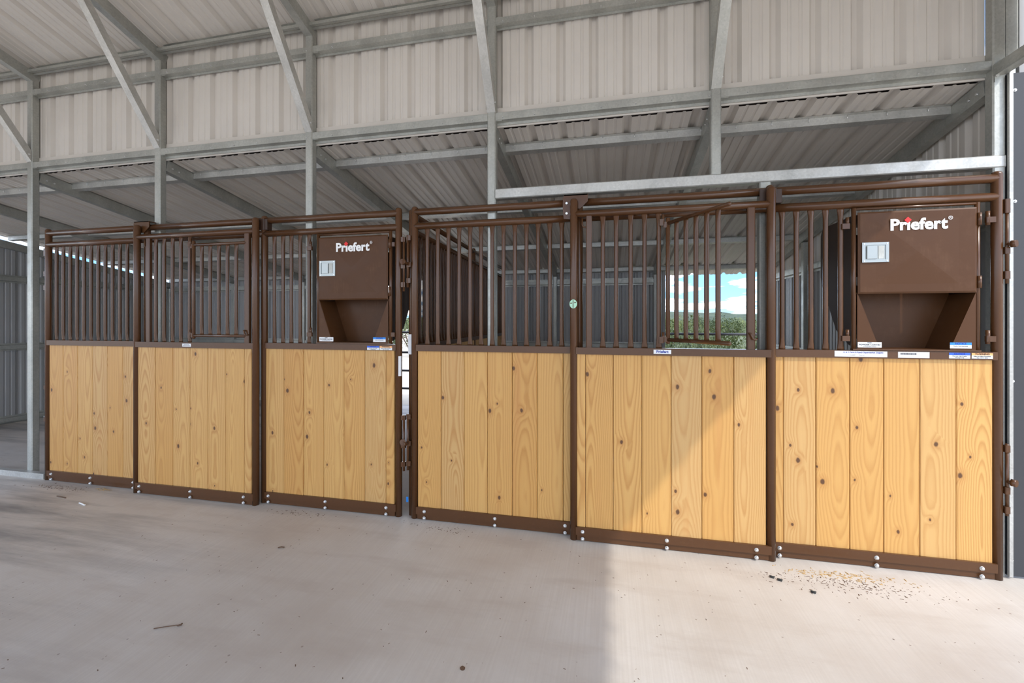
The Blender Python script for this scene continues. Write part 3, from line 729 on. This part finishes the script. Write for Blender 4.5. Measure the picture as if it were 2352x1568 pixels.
    for (u, v_) in ((la+.010, l0+.008), (lb-.010, l0+.008), (la+.010, l1-.008), (lb-.010, l1-.008)): MB().tube((u, yd-.008, v_), (u, yd-.010, v_), .004, 8).build('rivet', 'bolt', latch)
    for z_ in (2.06, 1.70): MB().tube((x1-.010, yf-.004, z_-.035), (x1-.010, yf-.004, z_+.035), .011, 8).build('door_hinge', 'brown', t)
    s_ = sticker(t, xa+.002, xa+.126, 1.319, 1.351, yf-.0002); lettering('POWDER COATED', s_, (xa+.064, yf-.0016, 1.335), .0125, 'ink', .0002, 1.05); lettering('Priefert', s_, (xa+.064, yf-.0016, 1.3465), .0075, 'ink', .0003)
    lettering('For lasting quality and beauty', s_, (xa+.064, yf-.0016, 1.324), .0058, 'ink')
    notice(t, xb-.125, xb-.021, 1.319, 1.353, yf-.0002, 'NOTICE', 'sticker_lightblue', ('Feeder Sold Separately',))
    return t
feeder(1.432, 2.072, 'brown grain feeder with hopper mouth, its door scuffed and sunlit under the white lettering')
feeder(-2.246, -1.606, 'brown grain feeder with hopper mouth hanging in shade, chrome latch on its darker door')

# --- door tracks: top pipe and second pipe crossing the doorways behind the sliding doors
for (xa, xb, lab) in ((-.205, .990, 'brown pipe door track above the sliding door with the open window gate'), (-3.955, -2.750, 'brown pipe door track above the sliding door with the closed window gate')):
    t = thing('door_track', ((xa+xb)/2, YP, Z_TOP), lab, 'track', 'pipe door tracks')
    rail(t, xa, xb, YP, Z_TOP-.004, name='track_pipe'); rail(t, xa, xb, YP, Z_SEC, name='header_pipe')
# --- sliding doors
YD = 2.998
def sliding_door(x0, x1, bx, xh, xl, pj, left_tube, label):
    t = thing('sliding_door', ((x0+x1)/2, YD, 0), label, 'door', 'sliding stall doors')
    upright(t, x0, YD, 2.288); upright(t, x1, YD, 2.290)
    rail(t, x0, x1, YD, 2.200, .0235, name='top_rail')
    MB().sq((left_tube, YD, Z_M1), (left_tube, YD, 2.182), .040, .030, (1, 0, 0), .005).build('stile', 'brown', t)
    bars(t, bx, YD, Z_M1-.002, 2.182)
    mid_rail(t, x0+.012, x1-.004, 2.970); bottom_rail(t, x0+.012, x1-.004, 2.970)
    planks(t, pj, 2.986, Z_PL+.008, Z_M0+.004)
    bolts(t, (x0+.06, (x0+x1)/2 - .01, x1-.09), 2.970, (.066, .019))
    MB().sq((xl, YD, Z_M1), (xl, YD, 2.182), .045, .034, (1, 0, 0), .005).build('latch_stile', 'brown', t)
    # trolley hangers gripping the track
    MB().plate([(x0-.070, 2.343), (x0+.092, 2.343), (x0+.092, 2.292), (x0+.040, 2.245), (x0-.020, 2.245), (x0-.030, 2.175), (x0-.072, 2.180), (x0-.078, 2.24), (x0-.078, 2.32)], 'y', YP-.036, YP-.028).box(x0-.070, x0+.09, YP-.036, YP+.028, 2.336, 2.343).build('trolley_hanger', 'brown', t)
    MB().box(x1-.055, x1+.045, YP-.034, YP-.026, 2.215, 2.305, .004).box(x1+.040, x1+.075, YP-.030, YP+.027, 2.215, 2.300, .004).build('trolley_hanger', 'dark_brown', t)
    for (u, v_) in ((x0-.052, 2.285), (x0-.052, 2.215)): MB().tube((u, YP-.036, v_), (u, YP-.043, v_), .008, 8).build('bolt', 'bolt', t)
    MB().path([(left_tube-.045, YD, 2.18), (left_tube-.045, YD, 2.125), (left_tube-.038, YD, 2.112), (left_tube-.02, YD, 2.110), (left_tube, YD, 2.110)], .0055).build('stop_hook', 'brown', t)
    for zc in (2.105, 1.345): MB().box(bx[-1], bx[-1]+.028, YD-.024, YD-.004, zc-.012, zc+.03, .003).tube((bx[-1]+.026, YD-.016, zc-.005), (bx[-1]+.026, YD-.016, zc+.06), .0085, 8).build('gate_hinge', 'brown', t)
    MB().path([(xl-.018, YD-.024, 1.40), (xl-.008, YD-.030, 1.40), (xl-.004, YD-.032, 1.385), (xl+.004, YD-.032, 1.366), (xl+.022, YD-.03, 1.362), (xl+.03, YD-.02, 1.368)], .0065).build('latch_hook', 'brown', t)
    return t
def window_gate(door, hx, hy, ang, L, label):
    """small barred gate on the door's window; ang 0 is shut"""
    z0, z1 = 1.356, 2.108
    ca, sa = math.cos(ang), -math.sin(ang)
    def P(s, z): return (hx + ca*s, hy + sa*s, z)
    m = MB().tube(P(0, z0-.02), P(0, z1+.03), .0135, 12, (.5, .5))
    m.tube(P(-.004, z1), P(L, z1), .0125, 12, (0, .8)).tube(P(-.004, z0), P(L, z0), .0125, 12, (0, .8))
    g = m.build('window_gate', 'brown', door)
    for k in range(1, 6):
        s = .085*k - .004
        o = link('bar', bar_mesh(z0+.010, z1-.010), g, Vector(P(s, z0+.010)) - abs_loc(g)); o.rotation_euler.z = -ang
    for z_ in (2.10, 1.36): MB().box(hx-.030, hx, hy-.010, hy+.008, z_-.020, z_+.016, .003).build('hinge_plate', 'brown', g)
    return g
d_r = sliding_door(-.236, .975, [-.044, .043, .136, .224, .313], .36, .860, [-.218, -.158, .023, .206, .388, .573, .760, .945], -.135,
                   'sliding stall door, half sunlit, with its barred window gate swung open')
window_gate(d_r, .368, 2.986, R(58.5), .50, '')
s_ = sticker(d_r, .278, .386, 1.265, 1.292, 2.9696); lettering('Priefert', s_, (.332, 2.9682, 1.279), .023, 'blue_ink', .0007, 1.05)
tg = MB().loft([[(-.236 + .0272*math.sin(t)*1., YD - .0272*math.cos(t), 1.592 + .0*t) for t in (-.9, -.5, 0, .5, .9)]] , caps=False)
# round inspection sticker wrapped on the door's upright
m = MB(); nr = 14
for r_ in (.0274,):
    ctr = (-.238, 1.592)
    ring = [(ctr[0] + .0255*math.cos(2*math.pi*j/nr), ctr[1] + .030*math.sin(2*math.pi*j/nr)) for j in range(nr)]
    m.plate(ring, 'y', YD-.0292, YD-.0272)
tag_o = m.build('round_sticker', 'sticker_tag', d_r)
MB().box(-.2415, -.2365, YD-.0300, YD-.0290, 1.565, 1.618).box(-.259, -.246, YD-.0300, YD-.0290, 1.594, 1.600).box(-.232, -.220, YD-.0300, YD-.0290, 1.598, 1.604).build('print', 'twig', tag_o)
d_l = sliding_door(-3.983, -2.777, [-3.779, -3.691, -3.603, -3.517, -3.425], -3.37, -2.852, [-3.960, -3.773, -3.590, -3.413, -3.235, -3.056, -2.876, -2.806], -3.852,
                   'sliding stall door in shade with its barred window gate shut')
window_gate(d_l, -3.372, 2.986, R(0), .505, '')
s_ = sticker(d_l, -3.470, -3.382, 1.264, 1.290, 2.9696); MB().box(-3.462, -3.392, 2.9684, 2.9690, 1.270, 1.276).box(-3.455, -3.40, 2.9684, 2.9690, 1.279, 1.285).build('print', 'grey_print', s_)

# --- divider between the stalls, running back
t = thing('stall_divider', (-1.54, 5.0, 0), 'long barred stall divider running back between the two stalls', 'divider')
A = Vector((-1.474, 3.110, 0)); B = Vector((-1.632, 6.72, 0)); dv = (B-A).normalized(); LD = (B-A).length; nv = Vector((dv.y, -dv.x, 0))
def Q(s, z, o=0): q = A + dv*s + nv*o; return (q.x, q.y, z)
for s in (0., LD/2, LD): MB().tube(Q(s, 0), Q(s, 2.31), PR*.92, 12, (0, .8)).build('upright', 'brown', t)
for z_, nm in ((2.290, 'top_rail'), (2.165, 'upper_rail')): MB().tube(Q(0, z_), Q(LD, z_), .023, 12).build(nm, 'brown', t)
MB().sq(Q(0, 1.277), Q(LD, 1.277), .05, .045, tuple(nv)).build('middle_rail', 'brown', t)
MB().sq(Q(0, .05), Q(LD, .05), .05, .08, tuple(nv)).build('bottom_rail', 'brown', t)
MB().sq(Q(LD*.245, 2.165), Q(LD*.245, 2.29), .03, .03, tuple(nv)).build('spacer', 'brown', t)
for k in range(1, 45): link('bar', bar_mesh(1.296, 2.147), t, Vector(Q(k*LD/45, 1.296)) - abs_loc(t))
nb = 21
for k in range(nb):
    w = LD/nb - .003
    m = MB().sq(Q((k+.5)*LD/nb, .09), Q((k+.5)*LD/nb, 1.255), w, .026, tuple(dv), .003)
    c_ = Vector(Q((k+.5)*LD/nb, .09)); m.build('plank', 'pine', t, origin=c_)
s_ = MB().box(-1.493, -1.456, 3.0825, 3.0835, 1.224, 1.376).build('sticker', 'sticker_white', t)
s_ = MB().box(-1.512, -1.494, 3.088, 3.089, .10, .14).build('tape', 'sticker_lightblue', t)

# ------------------------------------------------------------------ paddock fence and brush outside
FENCE_AT = {1: 'seen through the gap between the two stalls', 2: 'behind the closed part of the back wall', 3: 'seen through the open window gate', 4: 'beyond the barn corner'}
for k in range(1, 5):
    xa = -8.75 + 3.05*k
    t = thing('pipe_fence', (xa + 1.5, 8.0, -.13), 'black pipe fence section ' + FENCE_AT[k], 'fence', 'black pipe fence sections')
    for z_ in (1.254, .86, .50, .15): MB().tube((xa+.03, 8.0, z_), (xa+3.018, 8.0, z_), .021, 10).build('rail', 'fence_black', t)
    MB().tube((xa, 8.0, -.13), (xa, 8.0, 1.30), .03, 10, (0, .6)).build('post', 'fence_black', t)
def shrub_mesh(seed, n, col):
    rr = random.Random(seed); m = MB()
    blobs = [(rr.uniform(-.55, .55), rr.uniform(-.55, .55), rr.uniform(.3, .78), rr.uniform(.24, .42)) for _ in range(9)]
    for i in range(n):
        bx, by, bz, br = rr.choice(blobs)
        v = Vector((rr.gauss(0, 1), rr.gauss(0, 1), rr.gauss(0, 1))).normalized()*br*rr.uniform(.7, 1.05)
        p = Vector((bx, by, bz)) + v
        if p.z < .03: p.z = rr.uniform(.03, .3)
        u = Vector((rr.gauss(0, 1), rr.gauss(0, 1), rr.gauss(0, 1))).normalized(); w = u.orthogonal().normalized(); s = rr.uniform(.022, .045)
        m.poly([p - u*s, p - w*s*.5, p + u*s, p + w*s*.5])
    me = bpy.data.meshes.new('foliage'); me.from_pydata(m.v, [], m.f); me.materials.append(M[col]); return me
SH = [shrub_mesh(k, 1500, 'leaf_green' if k % 3 else 'leaf_bright') for k in range(4)]
tm = MB()
for a_ in range(5): tm.path([(0, 0, -.05), (.10*math.cos(a_*1.3), .10*math.sin(a_*1.3), .25), (.32*math.cos(a_*1.3), .32*math.sin(a_*1.3), .6)], .018, 5)
tm_me = tm.mesh('stems'); tm_me.materials.append(M['bark'])
rr = random.Random(8); spots = []
for lo, hi, cnt, ya, yb in ((.03, .45, 16, 9.2, 13), (.02, .45, 30, 13, 62), (-.75, -.1, 24, 16, 62)):
    got = 0; tries = 0
    while got < cnt and tries < 6000:
        tries += 1; y_ = rr.uniform(ya, yb); x_ = y_*rr.uniform(lo, hi)
        if all((x_-a_)**2 + (y_-b_)**2 > (1.25 if yb == 13 else 3.1)**2 for a_, b_ in spots): spots.append((x_, y_)); got += 1
for k, (x_, y_) in enumerate(spots):
    hgt = (1.25 + .012*y_)*rr.uniform(.75, 1.12); wd = min(1.55, hgt*rr.uniform(.9, 1.2)) if y_ > 13 else .75
    bright = k % 4 == 0
    t = thing('shrub', (x_, y_, -.13), 'yellow-green leafy shrub in the brush beyond the fence' if bright else 'grey-green leafy shrub in the brush beyond the fence', 'shrub', 'bright shrubs beyond the fence' if bright else 'dull shrubs beyond the fence')
    t.scale = (wd, wd, hgt*1.15); t.rotation_euler.z = rr.uniform(0, 6.28)
    link('foliage', SH[0] if bright and k % 8 else SH[3] if bright else SH[1 + k % 2], t, (0, 0, 0)); link('stems', tm_me, t, (0, 0, 0))

# ------------------------------------------------------------------ litter on the slab
rr = random.Random(21)
def crumbs(name, mat, n, fx, label, cat, smin=.002, smax=.006):
    m = MB()
    for _ in range(n):
        x_, y_ = fx(); s = rr.uniform(smin, smax); a_ = rr.uniform(0, 3.14); l_ = s*rr.uniform(1, 2.6)
        u = (math.cos(a_)*l_, math.sin(a_)*l_); w = (-math.sin(a_)*s*.6, math.cos(a_)*s*.6); h_ = s*.7
        b = len(m.v)
        m.v += [(x_-u[0]-w[0], y_-u[1]-w[1], .0004), (x_+u[0]-w[0], y_+u[1]-w[1], .0004), (x_+u[0]+w[0], y_+u[1]+w[1], .0004), (x_-u[0]+w[0], y_-u[1]+w[1], .0004), (x_, y_, h_)]
        for q in ((0, 1, 4), (1, 2, 4), (2, 3, 4), (3, 0, 4)): m.face(tuple(b+i for i in q))
    o = m.build(name, mat, kind='stuff'); o['label'] = label; o['category'] = cat; return o
crumbs('feed_crumbs', 'straw', 170, lambda: (rr.gauss(1.30, .16), 2.90 + rr.gauss(0, .022)), 'scattered brown feed crumbs below the sunlit panel', 'crumbs')
crumbs('feed_crumbs', 'twig', 260, lambda: (rr.gauss(1.28, .22), 2.86 - abs(rr.gauss(0, .07))), 'fine dark crumbs spread in front of the sunlit panel', 'crumbs', .0012, .004)
crumbs('grit', 'twig', 330, lambda: (rr.uniform(-3.2, 2.2), rr.uniform(1.2, 2.95)), 'tiny dark grit specks over the whole slab', 'grit', .001, .0032)
crumbs('sawdust', 'twig', 240, lambda: (rr.choice((-4.85, -4.6, -2.3, -1.15)) + rr.gauss(0, .12), 2.93 + rr.gauss(0, .03)), 'thin brown sawdust streaks along the shaded panels', 'sawdust', .0012, .004)
def at_floor(px, py):
    u = (px-1176)/1008.; v = (737-py)/1008.; al = R(12.53); s = -1.477/v
    return ((u*math.cos(al) - math.sin(al))*s, (u*math.sin(al) + math.cos(al))*s)
for (px, py) in ((1772, 1326), (1790, 1333), (1867, 1361)):
    x_, y_ = at_floor(px, py)
    m = MB()
    for a_, l_ in ((.3, .018), (2.0, .012), (-.8, .014), (1.2, .010)): m.path([(x_ - math.cos(a_)*l_*.5, y_ - math.sin(a_)*l_*.5, .004), (x_, y_, .008), (x_ + math.cos(a_)*l_, y_ + math.sin(a_)*l_, .004)], .0038, 6)
    tag(m.build('dropping', 'dropping'), 'small black clump lying on the sunlit slab', 'clump', 'black clumps on the sunlit slab')
x_, y_ = at_floor(384, 1442)
m = MB().path([(x_-.055, y_-.020, .003), (x_-.03, y_-.012, .006), (x_, y_, .008), (x_+.030, y_+.018, .006), (x_+.052, y_+.024, .005)], .0022, 6).path([(x_+.04, y_+.020, .005), (x_+.058, y_+.024, .010), (x_+.050, y_+.032, .008)], .004, 6)
tag(m.build('twig', 'twig'), 'thin bent brown twig lying on the shaded slab', 'twig')
x_, y_ = at_floor(645, 1259); m = MB().path([(x_-.02, y_, .003), (x_, y_+.004, .008), (x_+.018, y_+.010, .004)], .004, 6); tag(m.build('dry_leaf', 'twig'), 'small curled dark leaf on the slab before the shaded feeder panel', 'leaf')
x_, y_ = at_floor(188, 1158); m = MB().path([(x_-.045, y_+.012, .004), (x_, y_, .006), (x_+.03, y_-.008, .005), (x_+.05, y_-.01, .004)], .0055, 6); tag(m.build('wood_chip', 'paper'), 'pale splinter of wood on the slab before the pale plank panel', 'splinter')
x_, y_ = at_floor(140, 1142); m = MB().path([(x_-.06, y_+.01, .003), (x_, y_, .005), (x_+.06, y_-.004, .003)], .004, 6); tag(m.build('twig', 'twig'), 'straight brown splinter lying near the base rail', 'twig')
x_, y_ = at_floor(1063, 1535); m = MB().plate([(x_+.012*math.cos(q)*rr.uniform(.7, 1.1), y_+.012*math.sin(q)*rr.uniform(.7, 1.1)) for q in [j*.63 for j in range(10)]], 'z', .0003, .003); tag(m.build('mud_clod', 'twig'), 'flat brown mud clod on the shaded slab', 'clod')
x_, y_ = at_floor(234, 1126); m = MB()
for q in range(7): a_ = rr.uniform(0, 3.14); m.path([(x_+rr.uniform(-.05, .05), y_+rr.uniform(-.02, .02), .003), (x_+.04*math.cos(a_), y_+.03*math.sin(a_), .010), (x_+.09*math.cos(a_), y_+.05*math.sin(a_), .003)], .0014, 5)
tag(m.build('straw_wisp', 'straw'), 'wisp of straw on the slab below the pale plank panel', 'straw')
